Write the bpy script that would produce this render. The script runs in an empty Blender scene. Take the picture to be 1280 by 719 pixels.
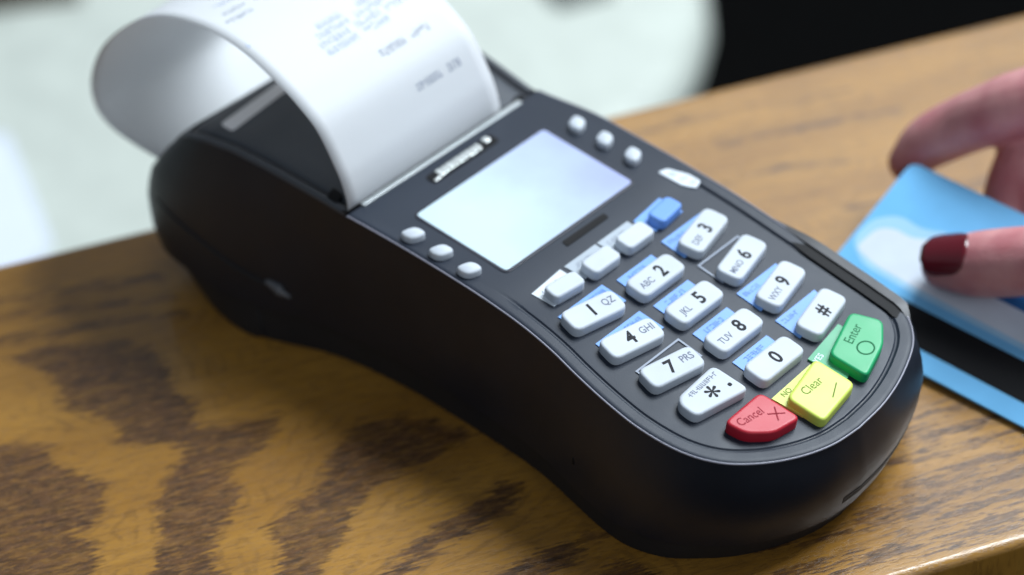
import bpy, bmesh, math, random
import numpy as np
from mathutils import Vector, Matrix

# ------------------------------------------------------------------ scale
# every length below is in "u" (0.76 mm); device frame: x right of the keypad, y towards the
# keypad's front end, z up from the counter.  World = (x, -y, z) * S
S = 0.00076
random.seed(7)
rng = np.random.default_rng(11)
scene = bpy.context.scene

# ------------------------------------------------------------------ camera
cam_d = bpy.data.cameras.new("camera")
cam = bpy.data.objects.new("camera", cam_d)
scene.collection.objects.link(cam)
Rcw = ((0.68443, 0.48714, -0.54245), (-0.72715, 0.40201, -0.55646), (-0.05301, 0.77530, 0.62937))
cam.matrix_world = Matrix.Translation((-478.89*S, -519.16*S, 575.39*S)) @ Matrix(Rcw).to_4x4()
cam_d.sensor_width = 36.0
cam_d.lens = 90.0
cam_d.clip_start = 0.01
cam_d.clip_end = 50.0
cam_d.dof.use_dof = True
cam_d.dof.focus_distance = 0.603
cam_d.dof.aperture_fstop = 6.0
scene.camera = cam

# ------------------------------------------------------------------ light
world = bpy.data.worlds.new("World")
scene.world = world
world.use_nodes = True
bgn = world.node_tree.nodes["Background"]
bgn.inputs[0].default_value = (0.74, 0.86, 1.0, 1)
bgn.inputs[1].default_value = 0.19

def area(name, loc, target, sx, sy, power, col):
    l = bpy.data.lights.new(name, 'AREA')
    l.shape = 'RECTANGLE'; l.size = sx; l.size_y = sy; l.energy = power; l.color = col
    o = bpy.data.objects.new(name, l)
    scene.collection.objects.link(o)
    o.location = loc
    d = Vector(target) - Vector(loc)
    o.rotation_euler = d.to_track_quat('-Z', 'Y').to_euler()
    return o
area("ceiling_lamp", (0.95, -0.20, 1.38), (0.0, 0.0, 0.0), 0.9, 0.7, 41.0, (0.86, 0.94, 1.0))
area("sheen_light", (1.40, 0.78, 1.25), (0.05, -0.05, 0.03), 0.8, 0.9, 3.6, (0.90, 0.95, 1.0))  # unseen source, added for the sheen on the counter
area("room_fill", (-0.7, -1.8, 1.3), (0.0, 0.0, 0.03), 1.2, 1.0, 6.0, (0.86, 0.92, 1.0))

scene.view_settings.view_transform = 'Standard'
scene.view_settings.look = 'None'
scene.view_settings.exposure = 0.22
scene.view_settings.gamma = 1.0
scene.view_settings.use_curve_mapping = False

# ------------------------------------------------------------------ helpers
def W(p):
    return (p[0]*S, -p[1]*S, p[2]*S)

def link(o, parent=None):
    scene.collection.objects.link(o)
    if parent is not None:
        o.parent = parent
    return o

def world_loc(o):
    v = Vector((0, 0, 0))
    while o is not None:
        v += o.location
        o = o.parent
    return v

def empty(name, dev_loc, label, cat, group=None):
    o = bpy.data.objects.new(name, None)
    o.empty_display_size = 0.01
    link(o)
    o.location = W(dev_loc)
    o['label'] = label; o['category'] = cat
    if group: o['group'] = group
    return o

def mesh_obj(name, verts, faces, mat, parent=None, angle=35.0, flat=False, label=None, recalc=True):
    """verts in device u"""
    off = world_loc(parent) if parent is not None else Vector((0, 0, 0))
    vv = [Vector(W(v)) - off for v in verts]
    me = bpy.data.meshes.new(name)
    me.from_pydata(vv, [], faces)
    if recalc:
        bm = bmesh.new(); bm.from_mesh(me)
        bmesh.ops.remove_doubles(bm, verts=bm.verts, dist=1e-7)
        bmesh.ops.recalc_face_normals(bm, faces=bm.faces)
        bm.to_mesh(me); bm.free()
    if not flat:
        for p in me.polygons: p.use_smooth = True
        me.set_sharp_from_angle(angle=math.radians(angle))
    me.materials.append(mat)
    o = bpy.data.objects.new(name, me)
    link(o, parent)
    if label: o['label'] = label
    return o

def smooth(a, b, x):
    t = min(1.0, max(0.0, (x-a)/(b-a)))
    return t*t*(3-2*t)

def catmull(pts, n):
    out = []
    P = [pts[0]] + list(pts) + [pts[-1]]
    for i in range(1, len(P)-2):
        p0, p1, p2, p3 = [np.array(q, float) for q in P[i-1:i+3]]
        for k in range(n):
            t = k/n
            out.append(0.5*((2*p1)+(-p0+p2)*t+(2*p0-5*p1+4*p2-p3)*t*t+(-p0+3*p1-3*p2+p3)*t**3))
    out.append(np.array(pts[-1], float))
    return out

def tube(pts, rad, seg=14, sub=5):
    P = catmull(pts, sub); Rr = [float(v[0]) for v in catmull([(r, 0) for r in rad], sub)]
    V = []; F = []; n = len(P)
    ref = np.array([0.2, 0.1, 1.0])
    # rounded ends
    rows = []
    t0 = P[1]-P[0]; t0 /= np.linalg.norm(t0)
    for k in (80, 55, 28): rows.append((P[0]-t0*Rr[0]*math.sin(math.radians(k)), Rr[0]*math.cos(math.radians(k)), t0))
    for i in range(n):
        tg = P[min(i+1, n-1)]-P[max(i-1, 0)]; tg /= np.linalg.norm(tg); rows.append((P[i], Rr[i], tg))
    t1 = P[-1]-P[-2]; t1 /= np.linalg.norm(t1)
    for k in (28, 55, 80): rows.append((P[-1]+t1*Rr[-1]*math.sin(math.radians(k)), Rr[-1]*math.cos(math.radians(k)), t1))
    for c, r, tg in rows:
        u = np.cross(ref, tg); u /= np.linalg.norm(u); v = np.cross(tg, u)
        for k in range(seg):
            an = 2*math.pi*k/seg
            V.append(c+u*r*math.cos(an)+v*r*math.sin(an))
    for i in range(len(rows)-1):
        for k in range(seg):
            F.append((i*seg+k, i*seg+(k+1) % seg, (i+1)*seg+(k+1) % seg, (i+1)*seg+k))
    F.append(tuple(range(seg))[::-1]); F.append(tuple((len(rows)-1)*seg+k for k in range(seg)))
    return V, F

# ------------------------------------------------------------------ materials
def new_mat(name):
    m = bpy.data.materials.new(name); m.use_nodes = True
    return m, m.node_tree.nodes, m.node_tree.links, m.node_tree.nodes["Principled BSDF"]

def plastic(name, col, rough=0.4, speck=0.0, bump=0.0, scale=4000.0, spec=0.5, coat=0.0, var=0.0, metallic=0.0, emit=None):
    m, N, L, b = new_mat(name)
    b.inputs['Base Color'].default_value = (*col, 1)
    b.inputs['Roughness'].default_value = rough
    b.inputs['Specular IOR Level'].default_value = spec
    b.inputs['Metallic'].default_value = metallic
    if coat:
        b.inputs['Coat Weight'].default_value = coat
        b.inputs['Coat Roughness'].default_value = 0.12
    tc = N.new('ShaderNodeTexCoord')
    if var or speck:
        n1 = N.new('ShaderNodeTexNoise'); n1.inputs['Scale'].default_value = 60.0; n1.inputs['Detail'].default_value = 6
        L.new(tc.outputs['Object'], n1.inputs['Vector'])
        mx = N.new('ShaderNodeMix'); mx.data_type = 'RGBA'; mx.blend_type = 'MULTIPLY'
        mx.inputs['Factor'].default_value = 1.0
        mx.inputs['A'].default_value = (*col, 1)
        rp = N.new('ShaderNodeValToRGB')
        lo = 1.0 - var
        rp.color_ramp.elements[0].position = 0.3; rp.color_ramp.elements[0].color = (lo, lo, lo, 1)
        rp.color_ramp.elements[1].position = 0.7; rp.color_ramp.elements[1].color = (1, 1, 1, 1)
        L.new(n1.outputs['Fac'], rp.inputs['Fac']); L.new(rp.outputs['Color'], mx.inputs['B'])
        L.new(mx.outputs['Result'], b.inputs['Base Color'])
        mr = N.new('ShaderNodeMapRange'); mr.inputs['To Min'].default_value = rough*0.85; mr.inputs['To Max'].default_value = rough*1.2
        n3 = N.new('ShaderNodeTexNoise'); n3.inputs['Scale'].default_value = 140.0; n3.inputs['Detail'].default_value = 5
        L.new(tc.outputs['Object'], n3.inputs['Vector']); L.new(n3.outputs['Fac'], mr.inputs['Value'])
        L.new(mr.outputs['Result'], b.inputs['Roughness'])
    if bump:
        n2 = N.new('ShaderNodeTexNoise'); n2.inputs['Scale'].default_value = scale; n2.inputs['Detail'].default_value = 2
        L.new(tc.outputs['Object'], n2.inputs['Vector'])
        bp = N.new('ShaderNodeBump'); bp.inputs['Strength'].default_value = bump; bp.inputs['Distance'].default_value = 0.0001
        L.new(n2.outputs['Fac'], bp.inputs['Height']); L.new(bp.outputs['Normal'], b.inputs['Normal'])
    if emit:
        b.inputs['Emission Color'].default_value = (*emit[0], 1)
        b.inputs['Emission Strength'].default_value = emit[1]
    return m

M_body = plastic("black_plastic", (0.0078, 0.0098, 0.0165), 0.40, bump=0.22, scale=3000, var=0.30, spec=0.42)
M_base = plastic("base_plastic", (0.016, 0.016, 0.018), 0.5, bump=0.2, var=0.2, spec=0.35)
M_face = plastic("slate_plastic", (0.015, 0.0225, 0.038), 0.44, spec=0.34, bump=0.2, scale=3500, var=0.15)
M_cover = plastic("cover_plastic", (0.060, 0.070, 0.085), 0.30, bump=0.06, var=0.15)
M_black = plastic("black_gap", (0.004, 0.004, 0.005), 0.6, spec=0.2)
M_key = plastic("white_rubber", (0.58, 0.63, 0.69), 0.5, bump=0.06, var=0.12, spec=0.35)
M_ink = plastic("black_ink", (0.012, 0.013, 0.018), 0.6, spec=0.2)
M_greyink = plastic("grey_ink", (0.16, 0.18, 0.24), 0.6, spec=0.2)
M_bluekey = plastic("blue_rubber", (0.16, 0.34, 0.80), 0.5, bump=0.06, var=0.05, spec=0.35)
M_blueplate = plastic("blue_print", (0.16, 0.36, 0.80), 0.45, var=0.12)
M_blueink = plastic("blue_ink", (0.12, 0.22, 0.55), 0.6, spec=0.2)
M_greyplate = plastic("grey_print", (0.40, 0.46, 0.52), 0.45, var=0.1)
M_whiteplate = plastic("white_print", (0.66, 0.72, 0.78), 0.45, var=0.06)
M_line = plastic("line_print", (0.26, 0.30, 0.38), 0.45, var=0.05)
M_red = plastic("red_rubber", (0.50, 0.012, 0.030), 0.42, bump=0.05, var=0.08)
M_yellow = plastic("yellow_rubber", (0.62, 0.74, 0.12), 0.42, bump=0.05, var=0.06)
M_yplate = plastic("yellow_print", (0.62, 0.70, 0.14), 0.45, var=0.06)
M_green = plastic("green_rubber", (0.008, 0.36, 0.13), 0.42, bump=0.05, var=0.08)
M_gplate = plastic("green_print", (0.07, 0.38, 0.20), 0.45, var=0.08)
M_redink = plastic("red_ink", (0.27, 0.006, 0.02), 0.6, spec=0.2)
M_greenink = plastic("green_ink", (0.004, 0.14, 0.05), 0.6, spec=0.2)
M_olive = plastic("olive_ink", (0.16, 0.21, 0.03), 0.6, spec=0.2)
M_chrome = plastic("chrome", (0.75, 0.78, 0.76), 0.18, metallic=1.0)
M_steel = plastic("steel", (0.42, 0.45, 0.46), 0.35, metallic=0.6)
M_nub = plastic("grey_nub", (0.10, 0.105, 0.115), 0.35)
M_pale = plastic("pale_highlight", (0.86, 0.86, 0.88), 0.35, var=0.06)
M_nail = plastic("red_polish", (0.11, 0.003, 0.010), 0.16, coat=0.5)
M_cardblue = plastic("card_blue", (0.19, 0.54, 0.90), 0.38, var=0.15, spec=0.3)
M_stripe = plastic("magnetic_black", (0.008, 0.008, 0.009), 0.45, spec=0.15)
M_sign = plastic("signature_white", (0.72, 0.80, 0.90), 0.5, var=0.15)
M_carddeep = plastic("card_deep_blue", (0.03, 0.16, 0.42), 0.35, var=0.1)
M_desk = plastic("white_laminate", (0.60, 0.645, 0.585), 0.5, var=0.16)
M_sheet = plastic("sheet_paper", (0.74, 0.80, 0.92), 0.7, var=0.03)
M_dark = plastic("dark_floor", (0.004, 0.004, 0.004), 0.8, var=0.4, spec=0.04)
M_brown = plastic("brown_board", (0.12, 0.09, 0.06), 0.5, var=0.3)

def mat_screen():
    m, N, L, b = new_mat("lcd")
    b.inputs['Roughness'].default_value = 0.12
    tc = N.new('ShaderNodeTexCoord')
    n = N.new('ShaderNodeTexNoise'); n.inputs['Scale'].default_value = 45; n.inputs['Detail'].default_value = 5
    L.new(tc.outputs['Object'], n.inputs['Vector'])
    r = N.new('ShaderNodeValToRGB')
    r.color_ramp.elements[0].position = 0.15; r.color_ramp.elements[0].color = (0.27, 0.31, 0.58, 1)
    r.color_ramp.elements[1].position = 0.75; r.color_ramp.elements[1].color = (0.47, 0.60, 0.67, 1)
    sp = N.new('ShaderNodeSeparateXYZ'); L.new(tc.outputs['Generated'], sp.inputs[0])  # reflection painted across the screen: mint-white left to lavender right
    ad = N.new('ShaderNodeMath'); ad.operation = 'MULTIPLY_ADD'; ad.inputs[1].default_value = 0.5
    sb = N.new('ShaderNodeMath'); sb.operation = 'MULTIPLY'; sb.inputs[1].default_value = 0.60
    iv = N.new('ShaderNodeMath'); iv.operation = 'SUBTRACT'; iv.inputs[0].default_value = 1.0
    L.new(sp.outputs['X'], iv.inputs[1]); L.new(iv.outputs[0], sb.inputs[0])
    L.new(n.outputs['Fac'], ad.inputs[0]); L.new(sb.outputs[0], ad.inputs[2])
    L.new(ad.outputs[0], r.inputs['Fac']); L.new(r.outputs['Color'], b.inputs['Base Color'])
    L.new(r.outputs['Color'], b.inputs['Emission Color'])
    b.inputs['Emission Strength'].default_value = 0.16
    return m
M_lcd = mat_screen()

def mat_paper():
    m, N, L, b = new_mat("thermal_paper")
    out = N["Material Output"]
    b.inputs['Base Color'].default_value = (0.86, 0.89, 0.92, 1)
    b.inputs['Roughness'].default_value = 0.6
    tr = N.new('ShaderNodeBsdfTranslucent'); tr.inputs['Color'].default_value = (0.88, 0.86, 0.84, 1)
    mx = N.new('ShaderNodeMixShader'); mx.inputs[0].default_value = 0.34
    L.new(b.outputs[0], mx.inputs[1]); L.new(tr.outputs[0], mx.inputs[2]); L.new(mx.outputs[0], out.inputs['Surface'])
    tc = N.new('ShaderNodeTexCoord'); n = N.new('ShaderNodeTexNoise'); n.inputs['Scale'].default_value = 90; n.inputs['Detail'].default_value = 5
    L.new(tc.outputs['Object'], n.inputs['Vector'])
    bp = N.new('ShaderNodeBump'); bp.inputs['Strength'].default_value = 0.05; bp.inputs['Distance'].default_value = 0.001
    L.new(n.outputs['Fac'], bp.inputs['Height']); L.new(bp.outputs['Normal'], b.inputs['Normal'])
    return m
M_paper = mat_paper()
M_print = plastic("faded_print", (0.36, 0.39, 0.46), 0.7, spec=0.1)
M_printfaint = plastic("fainter_print", (0.46, 0.52, 0.66), 0.7, spec=0.1)

def mat_skin():
    m, N, L, b = new_mat("skin")
    tc = N.new('ShaderNodeTexCoord')
    n = N.new('ShaderNodeTexNoise'); n.inputs['Scale'].default_value = 70; n.inputs['Detail'].default_value = 4
    L.new(tc.outputs['Object'], n.inputs['Vector'])
    r = N.new('ShaderNodeValToRGB')
    r.color_ramp.elements[0].position = 0.35; r.color_ramp.elements[0].color = (0.50, 0.175, 0.19, 1)
    r.color_ramp.elements[1].position = 0.68; r.color_ramp.elements[1].color = (0.70, 0.36, 0.35, 1)
    L.new(n.outputs['Fac'], r.inputs['Fac']); L.new(r.outputs['Color'], b.inputs['Base Color'])
    b.inputs['Roughness'].default_value = 0.48
    b.inputs['Subsurface Weight'].default_value = 0.15
    b.inputs['Subsurface Radius'].default_value = (0.004, 0.0015, 0.001)
    n2 = N.new('ShaderNodeTexNoise'); n2.inputs['Scale'].default_value = 900; n2.inputs['Detail'].default_value = 4
    L.new(tc.outputs['Object'], n2.inputs['Vector'])
    bp = N.new('ShaderNodeBump'); bp.inputs['Strength'].default_value = 0.25; bp.inputs['Distance'].default_value = 0.0006
    L.new(n2.outputs['Fac'], bp.inputs['Height']); L.new(bp.outputs['Normal'], b.inputs['Normal'])
    return m
M_skin = mat_skin()

def mat_wood():
    m, N, L, b = new_mat("oak")
    tc = N.new('ShaderNodeTexCoord')
    at = N.new('ShaderNodeAttribute'); at.attribute_name = 'figure'
    def mapping(sa, sb, rot=0.0, off=0.0):
        mp = N.new('ShaderNodeMapping')
        mp.inputs['Scale'].default_value = (sa/S, sb/S, 40.0)
        mp.inputs['Rotation'].default_value = (0, 0, rot)
        mp.inputs['Location'].default_value = (off, off*1.7, 0)
        L.new(tc.outputs['Object'], mp.inputs['Vector'])
        return mp
    def noise(sa, sb, detail=3, rough=0.55, rot=0.0, off=0.0, dist=0.0):
        n = N.new('ShaderNodeTexNoise'); n.inputs['Scale'].default_value = 1.0
        n.inputs['Detail'].default_value = detail; n.inputs['Roughness'].default_value = rough
        n.inputs['Distortion'].default_value = dist
        L.new(mapping(sa, sb, rot, off).outputs[0], n.inputs['Vector'])
        return n.outputs['Fac']
    def math_(op, a, bb, c=None):
        q = N.new('ShaderNodeMath'); q.operation = op
        for i, v in enumerate((a, bb, c)):
            if v is None: continue
            if isinstance(v, (int, float)): q.inputs[i].default_value = v
            else: L.new(v, q.inputs[i])
        return q.outputs[0]
    def mrange(v, a, bb, c=0.0, d=1.0, interp='SMOOTHSTEP'):
        q = N.new('ShaderNodeMapRange'); q.interpolation_type = interp
        q.inputs['From Min'].default_value = a; q.inputs['From Max'].default_value = bb
        q.inputs['To Min'].default_value = c; q.inputs['To Max'].default_value = d
        L.new(v, q.inputs['Value']); return q.outputs['Result']
    def mix(f, a, bb):
        q = N.new('ShaderNodeMix'); q.data_type = 'RGBA'
        L.new(f, q.inputs['Factor'])
        for k, v in (('A', a), ('B', bb)):
            if isinstance(v, tuple): q.inputs[k].default_value = (*v, 1)
            else: L.new(v, q.inputs[k])
        return q.outputs['Result']
    # ragged edge of the dark figure: fingers along the grain
    rag = math_('MULTIPLY', math_('SUBTRACT', noise(0.05, 0.36, 6, 0.7), 0.5), 20.0)
    rag2 = math_('MULTIPLY', math_('SUBTRACT', noise(0.10, 0.75, 5, 0.75, off=3.0), 0.5), 15.0)
    d = math_('ADD', math_('ADD', at.outputs['Fac'], rag), rag2)
    mask = math_('MULTIPLY', mrange(d, -1.2, 1.3), mrange(noise(0.035, 0.16, 5, 0.7, off=19.0), 0.36, 0.52, 0.74, 1.0))
    # short pores and fibre along the grain, at several sizes
    pore = mrange(noise(0.16, 0.72, 5, 0.75, off=7.0), 0.50, 0.60)
    pore2 = mrange(noise(0.030, 0.30, 4, 0.7, off=11.0), 0.48, 0.66)
    fine = noise(0.20, 1.5, 4, 0.8, off=17.0)
    broad = mrange(noise(0.006, 0.035, 3, 0.5, off=5.0), 0.3, 0.7)
    light = mix(broad, (0.275, 0.126, 0.017), (0.390, 0.192, 0.030))
    # growth rings running parallel to the dark figure
    ringw = math_('ADD', math_('MULTIPLY', at.outputs['Fac'], 1.15), math_('MULTIPLY', rag, 0.22))
    ring = mrange(math_('SINE', math_('ADD', ringw, math_('MULTIPLY', noise(0.02, 0.12, 4, 0.6, off=21.0), 7.0)), 0.0), 0.35, 0.95)
    light = mix(math_('MULTIPLY', math_('MULTIPLY', ring, mrange(noise(0.02, 0.10, 3, 0.6, off=23.0), 0.42, 0.62)), 0.42), light, (0.135, 0.064, 0.014))
    light = mix(math_('MULTIPLY', pore2, 0.34), light, (0.150, 0.066, 0.010))
    light = mix(math_('MULTIPLY', pore, 0.32), light, (0.120, 0.052, 0.010))
    light = mix(mrange(fine, 0.50, 0.75, 0.0, 0.35), light, (0.48, 0.27, 0.050))
    dk = mix(mrange(noise(0.10, 0.5, 5, 0.75, off=2.0), 0.36, 0.62), (0.026, 0.010, 0.004), (0.115, 0.050, 0.018))
    fleck = mrange(noise(0.17, 0.70, 5, 0.75, off=9.0), 0.50, 0.60)  # golden flecks of the wood inside the dark figure
    dk = mix(math_('MULTIPLY', fleck, 0.62), dk, (0.25, 0.120, 0.024))
    col = mix(math_('MULTIPLY', mask, 0.92), light, dk)
    L.new(col, b.inputs['Base Color'])
    b.inputs['Roughness'].default_value = 0.36
    b.inputs['Specular IOR Level'].default_value = 0.4
    b.inputs['Coat Weight'].default_value = 0.8
    cr = mrange(noise(0.02, 0.05, 4, 0.6, off=4.0), 0.3, 0.7, 0.06, 0.14, 'LINEAR')
    L.new(cr, b.inputs['Coat Roughness'])
    bp = N.new('ShaderNodeBump'); bp.inputs['Strength'].default_value = 0.35; bp.inputs['Distance'].default_value = 0.00025
    hh = math_('SUBTRACT', 1.0, math_('ADD', math_('MULTIPLY', pore, 0.7), math_('MULTIPLY', mask, 0.15)))
    L.new(hh, bp.inputs['Height']); L.new(bp.outputs['Normal'], b.inputs['Normal'])
    bp2 = N.new('ShaderNodeBump'); bp2.inputs['Strength'].default_value = 0.12; bp2.inputs['Distance'].default_value = 0.0002
    L.new(hh, bp2.inputs['Height']); L.new(bp2.outputs['Normal'], b.inputs['Coat Normal'])
    return m
M_wood = mat_wood()

# ------------------------------------------------------------------ counter
CA, SA = 0.88484, 0.46590
C0 = np.array([-93.0, -145.0])
FIG = [
 [[-8.6,55.7],[5.6,54.1],[27.5,59.4],[41.0,67.8],[45.6,81.4],[43.7,94.7],[48.4,102.4],[47.7,115.7],[66.1,121.5],[74.6,121.1],[65.4,134.6],[51.1,141.3],[53.5,155.5],[42.3,166.9],[38.2,173.9],[38.5,191.7],[15.3,182.3],[23.8,161.0],[25.5,147.7],[33.4,134.5],[41.6,124.8],[35.6,120.2],[27.6,117.8],[18.8,112.5],[22.8,105.5],[14.7,96.5],[6.3,86.9],[6.6,75.3],[3.4,65.7]],
 [[99.9,134.1],[87.3,143.1],[81.8,152.6],[76.2,161.8],[65.0,167.0],[56.0,172.9],[58.9,181.9],[52.7,197.4],[63.1,201.5],[76.4,189.0],[82.1,180.3],[92.5,166.9],[111.7,161.5],[121.5,158.8],[134.4,156.4],[118.7,139.2]],
 [[133.1,180.9],[126.1,185.4],[111.3,190.6],[101.5,194.4],[93.2,200.4],[78.8,207.9],[89.6,212.2],[103.1,202.8],[117.1,199.2],[131.2,193.9],[136.0,189.4],[144.6,183.6]],
 [[151.5,210.4],[144.9,213.6],[131.2,215.7],[112.7,221.5],[131.3,229.0],[151.4,219.3],[160.3,215.9]],
 [[157.7,226.4],[148.9,229.0],[140.0,234.4],[158.5,241.8],[165.6,237.2]],
 [[-17.4,98.5],[-10.2,99.8],[-0.3,105.5],[-4.4,113.7],[11.7,129.4],[9.5,144.9],[2.4,150.8],[-3.2,150.1],[4.0,160.1],[-1.6,175.5],[-43.5,158.7],[-32.3,90.3]],
]
FLN = [([[-9.4,20.5],[24.7,26.8],[53.3,31.3]],1.6),([[-10.9,29.1],[36.5,40.6],[55.0,43.4]],1.2),([[-13.4,43.9],[23.1,48.6],[55.4,54.3]],2.0),
 ([[255.1,221.3],[271.3,220.9],[292.4,222.0],[306.8,222.9]],1.4),([[254.8,231.3],[267.4,231.6],[296.9,230.1]],2.0),([[261.5,248.0],[279.4,247.3],[290.7,247.9]],2.0),
 ([[224.6,251.6],[252.4,251.3],[274.2,252.3]],0.8),([[271.7,33.9],[319.5,38.5],[341.9,41.1]],1.5),([[246.0,57.1],[280.9,58.4],[308.7,62.0]],1.0),
 ([[200,240],[230,243],[262,244]],1.6),([[235,238],[262,240],[300,239]],2.2),([[215,257],[250,259],[292,261]],1.8),([[262,212],[290,213],[320,212]],2.2),([[245,205],[280,203],[320,200]],1.6),([[180,250],[205,254],[240,256]],1.6),([[265,255],[290,257],[310,258]],1.8),([[300,90],[350,95],[400,101]],1.6),([[180,20],[260,15],[330,22]],0.8)]

def seg_d(P, a, b):
    a = np.array(a); b = np.array(b); ab = b-a
    t = np.clip(((P-a)@ab)/(ab@ab), 0, 1)
    return np.linalg.norm(P-(a+t[:, None]*ab), axis=1)
def figure(P):
    best = np.full(len(P), -40.0)
    for poly in FIG:
        d = np.full(len(P), 1e9); ins = np.zeros(len(P), bool)
        for i in range(len(poly)):
            a, b = poly[i], poly[(i+1) % len(poly)]
            d = np.minimum(d, seg_d(P, a, b))
            c = (a[1] > P[:, 1]) != (b[1] > P[:, 1])
            xi = (b[0]-a[0])*(P[:, 1]-a[1])/((b[1]-a[1]) or 1e-9)+a[0]
            ins ^= c & (P[:, 0] < xi)
        best = np.maximum(best, np.where(ins, np.minimum(d, 7.0), -d))
    for ln, w in FLN:
        d = np.full(len(P), 1e9)
        for a, b in zip(ln[:-1], ln[1:]): d = np.minimum(d, seg_d(P, a, b))
        best = np.maximum(best, w-d)
    return np.maximum(best, -40)

def build_counter():
    DEP, R_, TH_ = 268.0, 3.2, 32.0
    aa = np.concatenate([np.arange(-700, -60, 40), np.arange(-60, 440, 2.5), np.arange(440, 1100, 40)])
    prof = [(0.0, -TH_)]
    for k in range(7):
        an = math.radians(180-90*k/6); prof.append((R_+R_*math.cos(an), -R_+R_*math.sin(an)))
    for bq in np.arange(R_+2.5, DEP-R_-1, 2.5): prof.append((bq, 0.0))
    for k in range(7):
        an = math.radians(90-90*k/6); prof.append((DEP-R_+R_*math.cos(an), -R_+R_*math.sin(an)))
    prof.append((DEP, -TH_))
    n = len(prof)
    verts = []; ab = []
    for a in aa:
        for bq, z in prof:
            verts.append((a*S, -bq*S, z*S)); ab.append((a, bq))
    faces = []
    for i in range(len(aa)-1):
        for j in range(n-1):
            faces.append((i*n+j, i*n+j+1, (i+1)*n+j+1, (i+1)*n+j))
        faces.append((i*n, (i+1)*n, (i+1)*n+n-1, i*n+n-1))
    faces.append(tuple(range(n))); faces.append(tuple((len(aa)-1)*n+j for j in range(n))[::-1])
    me = bpy.data.meshes.new("counter")
    me.from_pydata(verts, [], faces)
    at = me.attributes.new('figure', 'FLOAT', 'POINT')
    at.data.foreach_set('value', figure(np.array(ab)).astype(np.float32))
    for p in me.polygons: p.use_smooth = len(p.vertices) == 4
    me.set_sharp_from_angle(angle=math.radians(40))
    me.materials.append(M_wood)
    o = bpy.data.objects.new("counter", me); link(o)
    o.location = W((C0[0], C0[1], 0)); o.rotation_euler = (0, 0, -math.atan2(SA, CA))
    o['kind'] = 'structure'
    return o
build_counter()

# floor far below, the lower white desk behind the counter, a sheet on it
def slab(name, outline, z0, z1, mat, parent=None, bevel=0.0, seg=6):
    """outline list of (x,y) device u; rounded upper edge"""
    n = len(outline)
    O = np.array(outline, float)
    nx = np.roll(O, -1, 0)-np.roll(O, 1, 0)
    nr = np.stack([nx[:, 1], -nx[:, 0]], 1); nr /= np.linalg.norm(nr, axis=1)[:, None]
    ar = np.sum(O[:, 0]*np.roll(O[:, 1], -1)-np.roll(O[:, 0], -1)*O[:, 1])
    if ar < 0: nr = -nr          # outward
    rings = [(0, z0)]
    if bevel:
        for k in range(seg+1):
            an = math.pi/2*k/seg
            rings.append((-(bevel-bevel*math.cos(an)), z1-bevel+bevel*math.sin(an)))
    else:
        rings.append((0, z1))
    V = []
    for off, z in rings:
        for p, q in zip(O, nr): V.append((p[0]+q[0]*off, p[1]+q[1]*off, z))
    F = []
    for r in range(len(rings)-1):
        for i in range(n):
            j = (i+1) % n
            F.append((r*n+i, r*n+j, (r+1)*n+j, (r+1)*n+i))
    F.append(tuple(range((len(rings)-1)*n, len(rings)*n))); F.append(tuple(range(n))[::-1])
    return mesh_obj(name, V, F, mat, parent, angle=50)

fl = mesh_obj("floor", [(-4000, 3000, -900), (4000, 3000, -900), (4000, -4000, -900), (-4000, -4000, -900)], [(0, 1, 2, 3)], M_dark, flat=True)
fl['kind'] = 'structure'
dk = [(-900, -200), (-300, -230), (100, -270), (300, -295), (410, -306), (450, -306), (482, -312), (520, -328), (560, -352), (600, -390), (628, -440), (645, -520), (655, -640), (660, -1500), (-900, -1500)]
o = slab("white_desk", dk, -330, -300, M_desk, bevel=22.0)
o['label'] = "white rounded desk top behind and below the wooden counter, out of focus"; o['category'] = "desk"
o = slab("paper_sheet", [(136, -480), (160, -530), (186, -585), (120, -660), (0, -560), (60, -460)], -299.6, -297.5, M_sheet)
o['label'] = "bluish white sheet on the desk at the far left, out of focus"; o['category'] = "paper"
o = slab("brown_box", [(262, -706), (312, -668), (335, -700), (285, -745)], -299.6, -280, M_brown, bevel=3.0)
o['label'] = "small dark brown box on the white desk at the top left corner"; o['category'] = "box"
o = slab("grey_shade_block", [(498, -418), (528, -404), (560, -440), (520, -470)], -299.6, -285, plastic("grey_shade", (0.30, 0.31, 0.30), 0.6, var=0.2), bevel=4.0)  # made-up low block for the grey shading on the desk
o['label'] = "grey shading built as a low block on the white desk at the top edge, left of the dark area"; o['category'] = "box"

# ------------------------------------------------------------------ terminal geometry
TH = math.radians(3.0); H0 = 65.0; KB = 0.12685
def zf(y): 
    u = (y-66.0)/12.0
    return KB*12.0*(math.log1p(math.exp(u)) if u < 30 else u)
def zfd(y):
    return KB/(1+math.exp(-(y-66.0)/12.0))
def fpt(x, y, h=0.0):
    z = zf(y); c, s = math.cos(TH), math.sin(TH)
    ph = TH+math.atan(zfd(y))
    return (x, y*c-s*z+h*math.sin(ph), H0-y*s-c*z+h*math.cos(ph))
ZB = [(-84, 60.5), (-80, 64.0), (-74, 67.4), (-66, 69.8), (-52, 70.8), (-37, 69.6), (-18, 67.4), (0, 65.0)]
def ztop(y):
    return float(np.interp(y, [a for a, _ in ZB], [b for _, b in ZB]))
def top(x, y, h=0.0):
    if y >= 0: return fpt(x, y, h)
    return (x, y, ztop(y)+h)

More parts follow.
